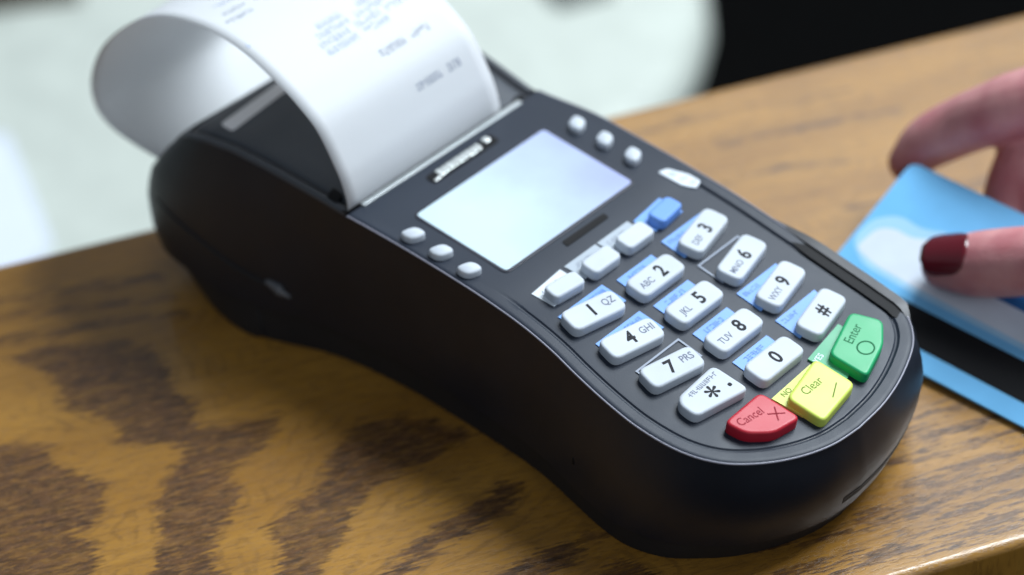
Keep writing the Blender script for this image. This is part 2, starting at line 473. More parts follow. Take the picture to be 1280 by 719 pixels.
RIM = [(-80,0),(-81,20),(-82,36),(-82,46),(-78,51),(-68,52.3),(-52,51),(-37,49.3),(-18,47.6),(0,46.2),(23,45.3),(45,45),(66,45),(80,45.4),(92,46.5),(104,48.4),(118,50),(132,50.4),(146,48.2),(157,42.8),(165.5,34),(172,23),(176,11.5),(177.3,0)]
BAS = [(-84,0),(-84,25),(-84,42),(-82,52),(-75,59),(-64,63),(-48,64.5),(-34,61),(-16,54),(0,50.5),(23,48.5),(45,48.5),(64,49),(79,49.8),(91,51.5),(103,54),(116,56.5),(128,57),(140,53),(149,46),(158.5,36),(165.5,24),(170,12),(171.5,0)]
RIMR = RIM[:9]+[(0,46.8),(23,50),(45,50.1),(66,50.4),(80,50.8),(92,51),(104,51),(118,51),(132,51),(146,50.9),(157,49.8),(166.5,42),(172.8,28.5),(176.4,14),(177.3,0)]
SUB = 5
rim = catmull(RIM, SUB); bas = catmull(BAS, SUB); rimr = catmull(RIMR, SUB)
I0 = 9*SUB                         # index of the paper slot on the outline
HB = [(0,0),(.15,11.6),(.35,18),(.55,19),(.7,15.8),(.85,8.4),(.95,2.6),(1,0)]
def side(i, t, right=False):
    ry, rw = (rimr if right else rim)[i]; by, bw = bas[i]
    if right: bw = max(bw, rw+2.5) if bw > 47 and by > 0 else bw
    if right: bw += 8.5*smooth(112, 146, by)*min(1.0, bw/36.0)**2
    T = top(rw, ry)
    g = t**1.5
    w = bw+(rw-bw)*g
    y = by+(T[1]-by)*t
    bk = smooth(-20, -75, by) if by < -20 else 0.0
    bk = 1-smooth(-78, -28, by)
    y -= bk*float(np.interp(t, [a for a, _ in HB], [b for _, b in HB]))
    fr = smooth(120, 168, by)
    bul = 3.4*math.sin(math.pi*min(1, t*1.02))
    w += bul*(0.35+0.25*smooth(90, 130, by))*(1 if rw > 1 else 0)*min(1, rw/20)
    y += fr*bul*1.3
    if right: w += 2.4*smooth(110, 150, by)*math.sin(math.pi*t)*min(1.0, rw/30.0)**2
    # small shoulder at the very top
    if t > 0.97:
        k = (t-0.97)/0.03
        w -= 0.0*k
    return (w, y, T[2]*t)

def loft_body(name, ts, mat, parent, inset=0.0, cap_top=False, cap_bot=True):
    n = len(rim)
    loop = list(range(n))+list(range(n-2, 0, -1))
    V = []
    for t in ts:
        for k, i in enumerate(loop):
            w, y, z = side(i, t, k < n)
            if inset:
                w = max(0, w-inset*(1-0.6*smooth(120, 160, y))) if w > 1 else w
                if y > 100: y -= 0.4*inset*smooth(100, 160, y)
                if y < -40: y += inset
            V.append((w if k < n else -w, y, z))
    m = len(loop); F = []
    for a in range(len(ts)-1):
        for i in range(m):
            j = (i+1) % m
            F.append((a*m+i, a*m+j, (a+1)*m+j, (a+1)*m+i))
    def cap(a):
        b = a*m
        for i in range(n-1):
            l0, l1 = b+i, b+i+1
            r0 = b+(m-i) % m; r1 = b+(m-i-1) % m
            if i == 0: F.append((l0, l1, r1))
            elif i == n-2: F.append((l0, l1, r0))
            else: F.append((l0, l1, r1, r0))
    if cap_bot: cap(0)
    if cap_top: cap(len(ts)-1)
    return mesh_obj(name, V, F, mat, parent, angle=40)

term = empty("card_terminal", (0, 0, 0), "black countertop card payment terminal with white keys and a receipt coming out", "card terminal")
TS = [0.235, 0.242, 0.25, 0.265, 0.29, 0.34, 0.43, 0.52, 0.61, 0.70, 0.78, 0.85, 0.90, 0.94, 0.965, 0.976, 0.982]
body = loft_body("body", TS, M_body, term, cap_top=True)
base = loft_body("base_tray", [0.004, 0.02, 0.06, 0.10, 0.15, 0.20, 0.233], M_base, term, inset=3.0, cap_top=True)

# plate builder: rings inset from a half outline, then strips across
def ring_plate(name, half, rings, hfun, mat, parent, nx=10, crown=0.0, half_r=None, close=None, topf=top, angle=30):
    PL = np.array([(w, y) for y, w in half], float)        # x,y
    PR_ = PL if half_r is None else np.array([(w, y) for y, w in half_r], float)
    def inward(P):
      tg = np.gradient(P, axis=0); tg /= np.linalg.norm(tg, axis=1)[:, None]+1e-9
      nrm = np.stack([tg[:, 1], -tg[:, 0]], 1)             # pick inward sign
      cen = np.array([0, P[:, 1].mean()])
      if np.mean(np.sum((cen-P)*nrm, 1)) < 0: nrm = -nrm
      out = []
      for d, h in rings:
        Q = P+nrm*d
        Q[:, 0] = np.maximum(Q[:, 0], 0)
        if P[-1, 0] == 0: Q[-1, 0] = 0
        if P[0, 0] == 0: Q[0, 0] = 0
        if close == 'start': Q[0, 1] = P[0, 1]
        if close == 'end': Q[-1, 1] = P[-1, 1]
        out.append((Q, h, d))
      return out
    n = len(PL); V = []; F = []
    cols = inward(PL); colr = inward(PR_)
    inner, hin, din = cols[-1]; innr = colr[-1][0]
    grid = []
    for i in range(n):
        row = []
        for Q, h, d in cols:                               # left side outer->inner
            row.append(topf(-Q[i, 0], Q[i, 1], hfun(Q[i, 0], Q[i, 1], h, d)))
        for k in range(1, nx):
            f = -1+2*k/nx; g = k/nx
            xx = -inner[i, 0]*(1-g)+innr[i, 0]*g; yy = inner[i, 1]*(1-g)+innr[i, 1]*g
            row.append(topf(xx, yy, hfun(xx, yy, hin, 99)+crown*(1-f*f)))
        for Q, h, d in colr[::-1]:
            row.append(topf(Q[i, 0], Q[i, 1], hfun(Q[i, 0], Q[i, 1], h, d)))
        grid.append(row)
    m = len(grid[0])
    V = [p for r in grid for p in r]
    for i in range(n-1):
        for j in range(m-1):
            F.append((i*m+j, i*m+j+1, (i+1)*m+j+1, (i+1)*m+j))
    return mesh_obj(name, V, F, mat, parent, angle=angle)

fh = rim[I0:-1]+[np.array([177.3, 0.0])]
def face_h(x, y, h, d):
    if d >= 4 and d != 99: return h*smooth(62, 76, y)
    if d == 99: return h*smooth(62, 76, y)
    return h
face = ring_plate("face_plate", fh, [(0, -1.3), (0.1, -0.5), (0.35, -0.05), (0.7, 0.12), (1.8, 0.12), (4.2, 0.0), (4.6, -0.35), (5.0, -0.75), (5.5, -0.80), (6.0, -0.35), (6.5, -0.30)],
                  face_h, M_face, term, nx=8, close='start', half_r=rimr[I0:-1]+[np.array([177.3, 0.0])])
M_rimlight = plastic("edge_highlight", (0.24, 0.24, 0.29), 0.35)  # pale strip that colours in the highlight along the rim's bevel
TP = []
for q in rim[I0:]: TP.append(fpt(-q[1]-0.05, q[0]-(0.0 if q[1] > 30 else -0.05), -0.35))
for q in rimr[I0:-1][::-1]: TP.append(fpt(q[1]+0.05, q[0], -0.35))
Vt, Ft = tube(TP, [0.34]*len(TP), seg=8, sub=1)
mesh_obj("rim_highlight", [tuple(v) for v in Vt], Ft, M_rimlight, term, angle=80)
# front wall of the face plate at the slot is hidden by the tear bar; cover
ch = rim[:I0]+[np.array([-1.6, 46.3])]
def cov_h(x, y, h, d): return h
cover = ring_plate("paper_cover", ch, [(0, -1.2), (0.2, -0.4), (0.8, 0.1), (2.4, 0.2), (3.2, -0.6), (3.9, -1.7), (4.6, -1.5), (5.4, -0.5), (6.2, -0.1)],
                   cov_h, M_cover, term, nx=14, crown=1.2, close='end')

def box(name, x0, x1, y0, y1, h0, h1, mat, parent, r=0.0, n=1, f=fpt, ch=0.0, rot=0.0, cx=None, cy=None):
    """rounded box on the face, chamfered top"""
    pts = []
    def corner(px, py, a0):
        for k in range(5):
            an = math.radians(a0+90*k/4)
            pts.append((px+r*math.cos(an), py+r*math.sin(an)))
    if r > 0:
        corner(x1-r, y1-r, 0); corner(x0+r, y1-r, 90); corner(x0+r, y0+r, 180); corner(x1-r, y0+r, 270)
    else:
        pts = [(x1, y1), (x0, y1), (x0, y0), (x1, y0)]
    return prism(name, pts, h0, h1, mat, parent, f, ch)

def inset_poly(pts, d):
    P = np.array(pts, float); c = P.mean(0)
    n = len(P); out = []
    for i in range(n):
        a, b, q = P[i-1], P[i], P[(i+1) % n]
        t1 = b-a; t2 = q-b
        t1 /= np.linalg.norm(t1)+1e-9; t2 /= np.linalg.norm(t2)+1e-9
        t = t1+t2; t /= np.linalg.norm(t)+1e-9
        nr = np.array([-t[1], t[0]])
        out.append(b+nr*d)
    A = sum(P[i-1][0]*P[i][1]-P[i][0]*P[i-1][1] for i in range(n))
    if A < 0:
        out = [2*P[i]-out[i] for i in range(n)]
    return [tuple(q) for q in out]

def prism(name, pts, h0, h1, mat, parent, f=fpt, ch=0.0, dome=0.0, angle=35, label=None):
    n = len(pts)
    rings = [(pts, h0)]
    if ch > 0:
        rings.append((pts, h1-ch))
        for k in (1, 2, 3):
            an = math.pi/2*k/3
            rings.append((inset_poly(pts, ch*(1-math.cos(an))), h1-ch+ch*math.sin(an)))
        rings.append((inset_poly(pts, ch*1.3), h1+dome))
    else:
        rings.append((pts, h1))
    V = []; F = []
    for pp, h in rings:
        for x, y in pp: V.append(f(x, y, h))
    for a in range(len(rings)-1):
        for i in range(n):
            j = (i+1) % n
            F.append((a*n+i, a*n+j, (a+1)*n+j, (a+1)*n+i))
    b = (len(rings)-1)*n
    F.append(tuple(b+i for i in range(n)))
    F.append(tuple(range(n))[::-1])
    return mesh_obj(name, V, F, mat, parent, angle=angle, label=label)

def round_poly(pts, r, seg=4):
    out = []
    n = len(pts); P = [np.array(p, float) for p in pts]
    for i in range(n):
        a, b, c = P[i-1], P[i], P[(i+1) % n]
        u = (a-b); lu = np.linalg.norm(u); u /= lu
        v = (c-b); lv = np.linalg.norm(v); v /= lv
        rr = min(r, lu*0.45, lv*0.45)
        s, e = b+u*rr, b+v*rr
        for k in range(seg+1):
            t = k/seg
            out.append(tuple((1-t)**2*s+2*t*(1-t)*b+t*t*e))
    return out

def rrect(cx, cy, w, h, rot, r):
    c, s = math.cos(math.radians(rot)), math.sin(math.radians(rot))
    q = [(-w/2, -h/2), (w/2, -h/2), (w/2, h/2), (-w/2, h/2)]
    return round_poly([(cx+x*c-y*s, cy+x*s+y*c) for x, y in q], r)

# text as flat mesh, laid on the face at height h
def text(name, s, cx, cy, size, h, mat, parent, rot=0.0, weight=0.0, f=fpt, sx=1.0, align='CENTER'):
    cu = bpy.data.curves.new("tmp", 'FONT')
    cu.body = s; cu.size = 1.0; cu.align_x = align; cu.align_y = 'CENTER'; cu.offset = weight; cu.resolution_u = 3
    ob = bpy.data.objects.new("tmp", cu); scene.collection.objects.link(ob)
    dg = bpy.context.evaluated_depsgraph_get()
    me = bpy.data.meshes.new_from_object(ob.evaluated_get(dg))
    V = []; c, sn = math.cos(math.radians(rot)), math.sin(math.radians(rot))
    for v in me.vertices:
        lx, ly = v.co.x*size*sx, -v.co.y*size
        V.append(f(cx+lx*c-ly*sn, cy+lx*sn+ly*c, h))
    F = [tuple(p.vertices) for p in me.polygons]
    bpy.data.objects.remove(ob); bpy.data.curves.remove(cu); bpy.data.meshes.remove(me)
    return mesh_obj(name, V, F, mat, parent, flat=True)

# display
scr = round_poly([(-31.0, 16.8), (31.0, 16.8), (30.4, 57.8), (-31.2, 57.8)], 1.6)
bez = inset_poly(scr, -1.0)
dsp = prism("display", scr, -0.3, 0.42, M_lcd, term, ch=0.1)
prism("display_bezel", bez, -0.2, 0.30, plastic("bezel", (0.02, 0.022, 0.035), 0.25), term, ch=0.12)
prism("sensor_slit", round_poly([(-8.2, 61.0), (12.0, 61.3), (11.8, 63.9), (-8.4, 63.8)], 0.6), -0.2, 0.22, M_black, term)
# maker's badge: dark plate with a bright raised strip and a round end
bd = prism("badge", round_poly([(-15.0, 5.0), (16.8, 5.0), (16.8, 9.8), (-15.0, 9.8)], 1.5), -0.2, 0.30, M_black, term)
for k, (a, b) in enumerate([(-10.8, -8.6), (-8.3, -6.4), (-6.1, -3.6), (-3.3, -1.9), (-1.6, 0.4), (0.7, 2.8), (3.1, 5.2), (5.5, 7.4), (7.7, 9.6)]):
    prism("badge_letter", round_poly([(a, 5.5+0.1*(k % 2)), (b, 5.5), (b, 9.0-0.3*(k % 3)), (a, 9.0)], 0.4), 0.2, 0.75, M_chrome, bd, ch=0.15)
prism("badge_letter", rrect(13.3, 6.4, 3.0, 2.8, 0, 1.2), 0.2, 0.9, M_chrome, bd, ch=0.3)
prism("badge_letter", rrect(-12.6, 8.9, 3.4, 1.0, -8, 0.4), 0.2, 0.6, M_chrome, bd, ch=0.1)
# tear bar
tb = prism("tear_bar", round_poly([(-39.5, -0.9), (37.2, -0.9), (37.2, 1.1), (-39.5, 1.1)], 0.4), -0.5, 0.75, M_steel, term, ch=0.25)
prism("slot_gap", [(-46, -3.0), (40, -3.0), (40, -0.9), (-46, -0.9)], -1.0, 0.05, M_black, term, f=lambda x, y, h: (x, y, 65.4+h))
# side buttons
for sx in (-1, 1):
    for yy in (24.3, 37.0, 49.7):
        pts = rrect(sx*39.8, yy, 6.4, 5.8, 0, 2.6)
        prism("side_button", [(x, y-0.28*(sx*(x-sx*39.8))) for x, y in pts], 0.0, 2.6, M_key, term, ch=0.9, dome=0.15)
# printed mark at the right edge
mk = prism("printed_mark", round_poly([(40.4, 60.4), (44.0, 61.6), (46.9, 68.5), (47.2, 73.6), (43.4, 74.8), (41.0, 70.5)], 0.9), -0.2, 0.24, M_whiteplate, term)
for q in ([(41.8, 63.2), (43.6, 64.0), (44.2, 66.0), (42.3, 65.4)], [(42.6, 67.6), (45.2, 68.6), (45.4, 69.6), (43.0, 68.7)], [(43.6, 71.2), (46.0, 71.8), (45.9, 72.8), (44.0, 72.4)]):
    prism("printed_mark_detail", q, 0.1, 0.32, M_greyplate, mk)

def scribble(name, cx, cy, wd, hgt, h, mat, parent, rot=0.0, f=fpt):
    V = []; F = []; c, sn = math.cos(math.radians(rot)), math.sin(math.radians(rot))
    x = -wd/2
    while x < wd/2-0.5:
        w = random.uniform(0.8, 1.25)
        for st in range(3):
            if random.random() < 0.45: u0, u1 = x, x+w; v0 = random.choice((-.5, -.1, .3))*hgt; v1 = v0+0.2*hgt
            else: u0 = x+random.choice((0, w-0.3)); u1 = u0+0.3; v0, v1 = -0.5*hgt, 0.5*hgt
            b = len(V)
            for uu, vv in ((u0, v0), (u1, v0), (u1, v1), (u0, v1)): V.append(f(cx+uu*c-vv*sn, cy+uu*sn+vv*c, h+0.004*st))
            F.append((b, b+1, b+2, b+3))
        x += w+0.4
    return mesh_obj(name, V, F, mat, parent, flat=True, recalc=False)

# key legends printed on the panel
ROW = [83.4, 99.3, 115.4, 131.4]; ROWC = [85.2, 100.8, 117.2, 133.6]
HP = 0.05
def plate(name, pts, mat, h=HP):
    return prism(name, pts, -0.5, h, mat, term)
def frame_plate(cx0, cx1, y0, y1):
    V = []; F = []
    o_ = [(cx0, y0), (cx1, y0), (cx1, y1), (cx0, y1)]
    i_ = [(cx0+0.7, y0+0.7), (cx1-0.7, y0+0.7), (cx1-0.7, y1-0.7), (cx0+0.7, y1-0.7)]
    for q in o_+i_: V.append(fpt(q[0], q[1], HP))
    for i in range(4): F.append((i, (i+1) % 4, 4+(i+1) % 4, 4+i))
    mesh_obj("legend_frame", V, F, M_line, term, flat=True)
for k in range(4):
    y = ROW[k]
    if k in (0, 1):
        p = plate("legend_plate", [(-34.5, y), (-13.6, y), (-13.2, y+10), (-34.5, y+8)], M_blueplate)
        scribble("legend_text", -19.0, y+2.2, 7.5, 1.8, HP+0.04, M_blueink, p)
    elif k == 2:
        frame_plate(-34.0, -13.4, y, y+10)
    if k in (0, 2, 3):
        p = plate("legend_plate", [(15.4, y), (35.5, y), (34, y+8), (15.4, y+10.2)], M_blueplate)
        scribble("legend_text", 20.4, y+2.2, 7.5, 1.8, HP+0.04, M_blueink, p)
    else:
        frame_plate(15.6, 36.2, y-0.6, y+10.2)
    y = ROWC[k]
    p = plate("legend_plate", [(-8.6, y), (8.4, y), (8.4, y+8), (-8.6, y+8)], M_blueplate)
    scribble("legend_text", -0.6, y+2.2, 8.5, 1.9, HP+0.04, M_blueink, p)
p = plate("legend_plate", [(-33.0, 70.6), (-18.2, 69.4), (-17.4, 79.0), (-32.0, 79.4)], M_whiteplate)
text("legend_text", "HOME", -26.3, 73.0, 2.7, HP+0.04, M_greyink, p, rot=-4, weight=0.012)
for x0 in (-16.2, -0.4):
    p = plate("legend_plate", [(x0, 69.4), (x0+15.0, 69.4), (x0+15.0, 77.5), (x0+0.8, 77.8)], M_greyplate)
    scribble("legend_text", x0+6.5, 72.0, 8.0, 1.6, HP+0.04, M_line, p)
p = plate("legend_plate", [(16.0, 70.8), (31.0, 69.2), (31.6, 79.0), (17.8, 79.0)], M_blueplate)

# keys
KH = 3.4
def key(name, pts, mat, label=None, r=2.6, hh=KH, ch=0.9):
    return prism(name, pts, -0.6, hh, mat, term, ch=ch, label=label)
key("function_key", rrect(-24.6, 77.0, 13.2, 6.6, 6, 2.2), M_key)
key("function_key", rrect(-7.6, 77.3, 13.0, 7.4, 0, 2.4), M_key)
key("function_key", rrect(9.0, 77.3, 13.0, 7.4, 0, 2.4), M_key)
key("function_key", rrect(25.4, 76.2, 12.0, 6.8, -7, 2.2), M_bluekey, "blue function key")
KW, KD, KR = 20.8, 9.4, 2.9
TX = [("1", "QZ"), ("4", "GHI"), ("7", "PRS")]
TOPH = KH+0.03
for k, y in enumerate((90.9, 107.1, 123.6)):
    q = key("number_key", rrect(-26.4, y, KW, KD, 11, KR), M_key, "white key %s" % TX[k][0])
    text("key_digit", TX[k][0], -27.0, y-0.1, 7.2, TOPH, M_ink, q, rot=11, weight=0.028, sx=0.88)
    text("key_letters", TX[k][1], -20.3, y+0.6, 3.9, TOPH, M_greyink, q, rot=11, weight=0.016, sx=0.82)
q = key("star_key", round_poly([(-34.4, 132.9), (-16.4, 131.7), (-15.6, 145.8), (-36.8, 142.0), (-36.8, 135.6)], 2.6), M_key, "white star key")
text("key_digit", "*", -25.6, 141.0, 11.0, TOPH, M_ink, q, rot=8, weight=0.015)
prism("key_digit", rrect(-19.0, 140.6, 1.4, 1.4, 0, 0.7), TOPH-0.1, TOPH+0.02, M_ink, q)
scribble("key_letters", -25.4, 134.9, 13.5, 1.7, TOPH, M_greyink, q, rot=-3)
TC = [("ABC", "2"), ("JKL", "5"), ("TUV", "8"), ("", "0")]
for k, y in enumerate((94.0, 110.2, 126.6, 143.0)):
    q = key("number_key", rrect(0.0, y, KW, KD, 0, KR), M_key, "white key %s" % TC[k][1])
    text("key_digit", TC[k][1], 2.4 if k < 3 else 0.6, y+0.2, 7.2, TOPH, M_ink, q, weight=0.028, sx=0.88)
    if TC[k][0]: text("key_letters", TC[k][0], -5.0, y+0.8, 3.6, TOPH, M_greyink, q, weight=0.016, sx=0.82)
TR = [("DEF", "3"), ("MNO", "6"), ("WXY", "9"), ("", "#")]
for k, y in enumerate((91.2, 107.6, 123.8, 140.4)):
    q = key("number_key", rrect(27.0, y, KW, KD, -12.5, KR), M_key, "white key %s" % TR[k][1])
    text("key_digit", TR[k][1], 28.2 if k < 3 else 27.5, y+0.1, 7.0, TOPH, M_ink, q, rot=-12.5, weight=0.028, sx=0.88)
    if TR[k][0]: text("key_letters", TR[k][0], 22.0, y+2.0, 3.4, TOPH, M_greyink, q, rot=-12.5, weight=0.014, sx=0.82)
# cancel / clear / enter
q = key("cancel_key", round_poly([(-32.6, 149.4), (-14.6, 149.0), (-13.4, 164.4), (-24.5, 162.6), (-31.2, 156.8)], 2.6), M_red, "red cancel key", hh=3.9)
text("key_letters", "Cancel", -25.0, 153.6, 4.3, 3.93, M_redink, q, rot=8, weight=0.006, sx=0.85)
for a in (38, -52):
    prism("key_mark", rrect(-18.0, 158.2, 5.6, 0.55, a, 0.1), 3.8, 3.94, M_redink, q)
p = plate("legend_plate", [(-11.6, 151.8), (8.6, 151.0), (9.0, 160), (-10.0, 163.0)], M_yplate, 0.5)
text("legend_text", "NO", -6.2, 153.4, 2.7, 0.54, M_olive, p, weight=0.012)
q = key("clear_key", round_poly([(-10.2, 156.0), (9.6, 151.6), (10.6, 167.0), (-9.4, 170.0)], 2.6), M_yellow, "yellow clear key", hh=3.4)
text("key_letters", "Clear", -0.6, 158.4, 4.4, 3.43, M_olive, q, weight=0.004, sx=0.9)
prism("key_mark", rrect(3.4, 164.2, 6.5, 0.45, -28, 0.1), 3.3, 3.44, M_olive, q)
p = plate("legend_plate", [(9.9, 149.0), (29.0, 146.2), (30.0, 156), (11.6, 163.0)], M_gplate, 0.4)
text("legend_text", "YES", 12.6, 151.2, 2.8, 0.44, M_whiteplate, p, rot=-10, weight=0.01)
q = key("enter_key", round_poly([(13.8, 153.6), (33.6, 146.8), (38.6, 156.4), (30.0, 163.0), (15.2, 167.8)], 2.6), M_green, "green enter key", hh=3.6)
text("key_letters", "Enter", 26.4, 153.6, 4.6, 3.63, M_greenink, q, rot=-17, weight=0.006, sx=0.9)
V = []; F = []
for k in range(28):
    an = 2*math.pi*k/28
    for rr in (2.3, 2.85): V.append(fpt(24.6+rr*1.15*math.cos(an), 160.0+rr*math.sin(an), 3.64))
for k in range(28): F.append((2*k, 2*k+1, (2*k+3) % 56, (2*k+2) % 56))
mesh_obj("key_mark", V, F, M_greenink, q, flat=True)

# swipe reader on the right side: black groove and outer rail
def strip(name, ys, xa, xb, ha, hb, mat, parent):
    V = []; F = []
    n = len(ys)
    for i, y in enumerate(ys):
        for x, h in ((xa[i], hb[i]), (xa[i], ha[i]), (xb[i], ha[i]), (xb[i], hb[i])):
            V.append(fpt(x, y, h))
    for i in range(n-1):
        for k in range(4):
            F.append((i*4+k, i*4+(k+1) % 4, (i+1)*4+(k+1) % 4, (i+1)*4+k))
    F.append((0, 1, 2, 3)); F.append(tuple((n-1)*4+k for k in range(4))[::-1])
    return mesh_obj(name, V, F, mat, parent, angle=30)
ys = np.linspace(92, 162, 24)
def wr(y):
    yy = [p[0] for p in rimr[I0:]]; ww = [p[1] for p in rimr[I0:]]
    return float(np.interp(y, yy, ww))
e = [smooth(92, 122, y)*(1-smooth(156, 162, y)) for y in ys]
rail = strip("swipe_rail", ys, [wr(y)-0.9*k-0.2 for y, k in zip(ys, e)], [wr(y)+0.25+2.2*k for y, k in zip(ys, e)], [-0.9+1.7*k for k in e], [-24.0 for k in e], M_body, term)
strip("swipe_groove", ys, [wr(y)-0.5-4.6*k for y, k in zip(ys, e)], [wr(y)-0.45-0.45*k for y, k in zip(ys, e)], [-0.6+0.8*k for k in e], [-6.0]*24, M_black, term)

# chip card slot in the nose
def on_side(i_f, t, out=0.0, left=True):
    """point on body side; i_f float index of outline"""
    i = int(i_f); fr_ = i_f-i; j = min(i+1, len(rim)-1)
    a = np.array(side(i, t, not left)); b = np.array(side(j, t, not left)); p = a*(1-fr_)+b*fr_
    a2 = np.array(side(i, t+0.02, not left)); tg = b-a
    nrm = np.cross(tg, a2-a); nrm /= np.linalg.norm(nrm)+1e-9
    if nrm[0] < 0: nrm = -nrm
    p = p+nrm*out
    return (-p[0] if left else p[0], p[1], p[2])
V = []; F = []
idx = list(np.linspace(20.2*SUB, 22.9*SUB, 16))
path = [(i, True) for i in idx[-4:]]+[(i, False) for i in idx[::-1]]
for i, lf in path:
    for t_, o_ in ((0.36, -1.5), (0.36, 0.12), (0.425, 0.12), (0.425, -1.5)):
        V.append(on_side(i, t_, o_, lf))
for i in range(len(path)-1):
    for k in range(4): F.append((i*4+k, i*4+(k+1) % 4, (i+1)*4+(k+1) % 4, (i+1)*4+k))
F.append((0, 1, 2, 3)); F.append(tuple(len(V)-4+k for k in range(4)))
mesh_obj("chip_card_slot", V, F, M_black, term)

def find_side(y, z):
    best = None
    for i in range(2*SUB, 22*SUB):
        for t_ in np.arange(0.24, 0.97, 0.01):
            p = side(i, t_); d_ = (p[1]-y)**2+(p[2]-z)**2
            if best is None or d_ < best[0]: best = (d_, i, t_)
    return best[1], best[2]
def surf_tube(name, yz, rad, mat, parent, lift=0.0):
    P = []
    for y, z in yz:
        i, t_ = find_side(y, z); P.append(on_side(i, t_, lift))
    V, F = tube(P, rad, seg=8, sub=4)
    return mesh_obj(name, [tuple(v) for v in V], F, mat, parent, angle=60)
surf_tube("seam_ridge", [(-88, 37), (-76, 35), (-62, 32.5), (-48, 29.5), (-36, 27), (-28, 25.5)], [0.2, 0.7, 0.8, 0.8, 0.8, 0.5], M_base, body)
surf_tube("side_latch", [(-31, 27.5), (-29, 26.3), (-26.5, 25.2), (-24, 24.0)], [1.2, 2.1, 1.9, 0.6], M_nub, term)
surf_tube("vent_hole", [(104.6, 24.5), (107.0, 23.0)], [0.8, 0.8], M_black, term, lift=-0.45)

# bright reflection on the paper cover built in as a pale bar, and latch notch
def ctop(x, y, h): return (x, y, ztop(y)+h+1.2*(1-(x/46.0)**2)-0.1)
prism("cover_highlight", round_poly([(-42.4, -66.5), (-10.0, -69.8), (-10.0, -62.6), (-43.0, -59.6)], 1.8), -0.4, 0.35, M_pale, term, f=ctop, ch=0.2)
prism("cover_notch", round_poly([(-45.0, -11.0), (-40.5, -12.5), (-40.5, -7.5), (-45.0, -6.5)], 0.8), -0.6, 0.5, M_black, term, f=ctop)

# ------------------------------------------------------------------ receipt
PR = [(-1.9, 60), (-1.7, 64), (-1.2, 68), (-2.4, 74), (-5.0, 80.5), (-12, 92.5), (-20, 98.8), (-29, 103.5), (-46, 109.6), (-66, 111.2), (-88, 106.5), (-107, 96), (-125, 79), (-135.5, 61), (-136.5, 48.5), (-130, 42.5), (-118, 40.2), (-103, 39.5)]
pp = catmull(PR, 8)
PX0, PX1 = -44.6, 28.4
arc = [0.0]
for a, b in zip(pp[:-1], pp[1:]): arc.append(arc[-1]+float(np.linalg.norm(b-a)))
arc = np.array(arc); PY = np.array([p[0] for p in pp]); PZ = np.array([p[1] for p in pp])
def pap(x, s, h=0.0):
    y = float(np.interp(s, arc, PY)); z = float(np.interp(s, arc, PZ))
    y2 = float(np.interp(s+0.5, arc, PY)); z2 = float(np.interp(s+0.5, arc, PZ))
    y1 = float(np.interp(s-0.5, arc, PY)); z1 = float(np.interp(s-0.5, arc, PZ))
    ty, tz = y2-y1, z2-z1; l = math.hypot(ty, tz)+1e-9
    ny, nz = tz/l, -ty/l                     # outer (printed) side
    wob = 0.5*math.sin(s*0.045+x*0.03)*smooth(20, 90, s)
    return (x, y+ny*(h+wob), z+nz*(h+wob))
rec = empty("receipt", (0, -2, 65), "white printed paper receipt curling up out of the terminal", "receipt")
nxp = 16; V = []; F = []
for s in arc:
    for k in range(nxp+1): V.append(pap(PX0+(PX1-PX0)*k/nxp, s))
m = nxp+1
for i in range(len(arc)-1):
    for k in range(nxp): F.append((i*m+k, i*m+k+1, (i+1)*m+k+1, (i+1)*m+k))
po = mesh_obj("paper", V, F, M_paper, rec, angle=180)
sm = po.modifiers.new("thickness", 'SOLIDIFY'); sm.thickness = 0.12*S; sm.offset = 0

def print_line(s, x0, x1, mat, hgt=2.4, words=((0, 1),)):
    V = []; F = []
    for a, b in words:
        xa, xb = x0+(x1-x0)*a, x0+(x1-x0)*b
        x = xa
        while x < xb-0.6:
            w = random.uniform(0.9, 1.5)
            # one glyph: two or three strokes
            for st in range(random.choice((2, 3))):
                if random.random() < 0.5:
                    u0, u1 = x, x+w; v0 = random.uniform(-0.5, 0.3)*hgt; v1 = v0+0.28*hgt
                else:
                    u0 = x+random.uniform(0, w*0.6); u1 = u0+0.45; v0, v1 = -0.5*hgt, 0.5*hgt
                b0 = len(V)
                for uu, vv in ((u0, v0), (u1, v0), (u1, v1), (u0, v1)): V.append(pap(uu, s+vv, 0.16+0.004*st))
                F.append((b0, b0+1, b0+2, b0+3))
            x += w+0.5
    return mesh_obj("print_line", V, F, mat, rec, flat=True, recalc=False)

# ------------------------------------------------------------------ card
CO = np.array([68.5, 97.5, 4.0])
cA = np.array([0.01243, 0.99961, -0.02486]); cB = np.array([0.94007, -0.00321, 0.34096]); cC = np.array([-0.34075, 0.02761, 0.93975])
def cpt(a, b, c=0.0): return tuple(CO+cA*a+cB*b+cC*c)
CW, CH = 112.6, 71.2
bow = lambda a, b, c: cpt(a, b, c)
card = empty("payment_card", cpt(CW/2, CH/2, 0), "light blue payment card with black stripe and white strip, held by a hand", "card")
prism("card_body", round_poly([(0, 0), (CW, 0), (CW, CH), (0, CH)], 4.2), -0.5, 0.5, M_cardblue, card, f=bow, ch=0.15)
prism("magnetic_stripe", [(0.02, 7.6), (CW-0.02, 7.6), (CW-0.02, 21.4), (0.02, 21.4)], 0.45, 0.56, M_stripe, card, f=bow)
prism("printed_cloud", round_poly([(1.0, 33.0), (10, 26.4), (28, 25.2), (CW-8, 24.6), (CW-8, 50.0), (46, 50.5), (30, 52.5), (20, 48.5), (10, 50.0), (2.0, 44.0)], 4.0), 0.45, 0.53, plastic("card_pale_blue", (0.40, 0.68, 0.93), 0.38, var=0.12, spec=0.3), card, f=bow)
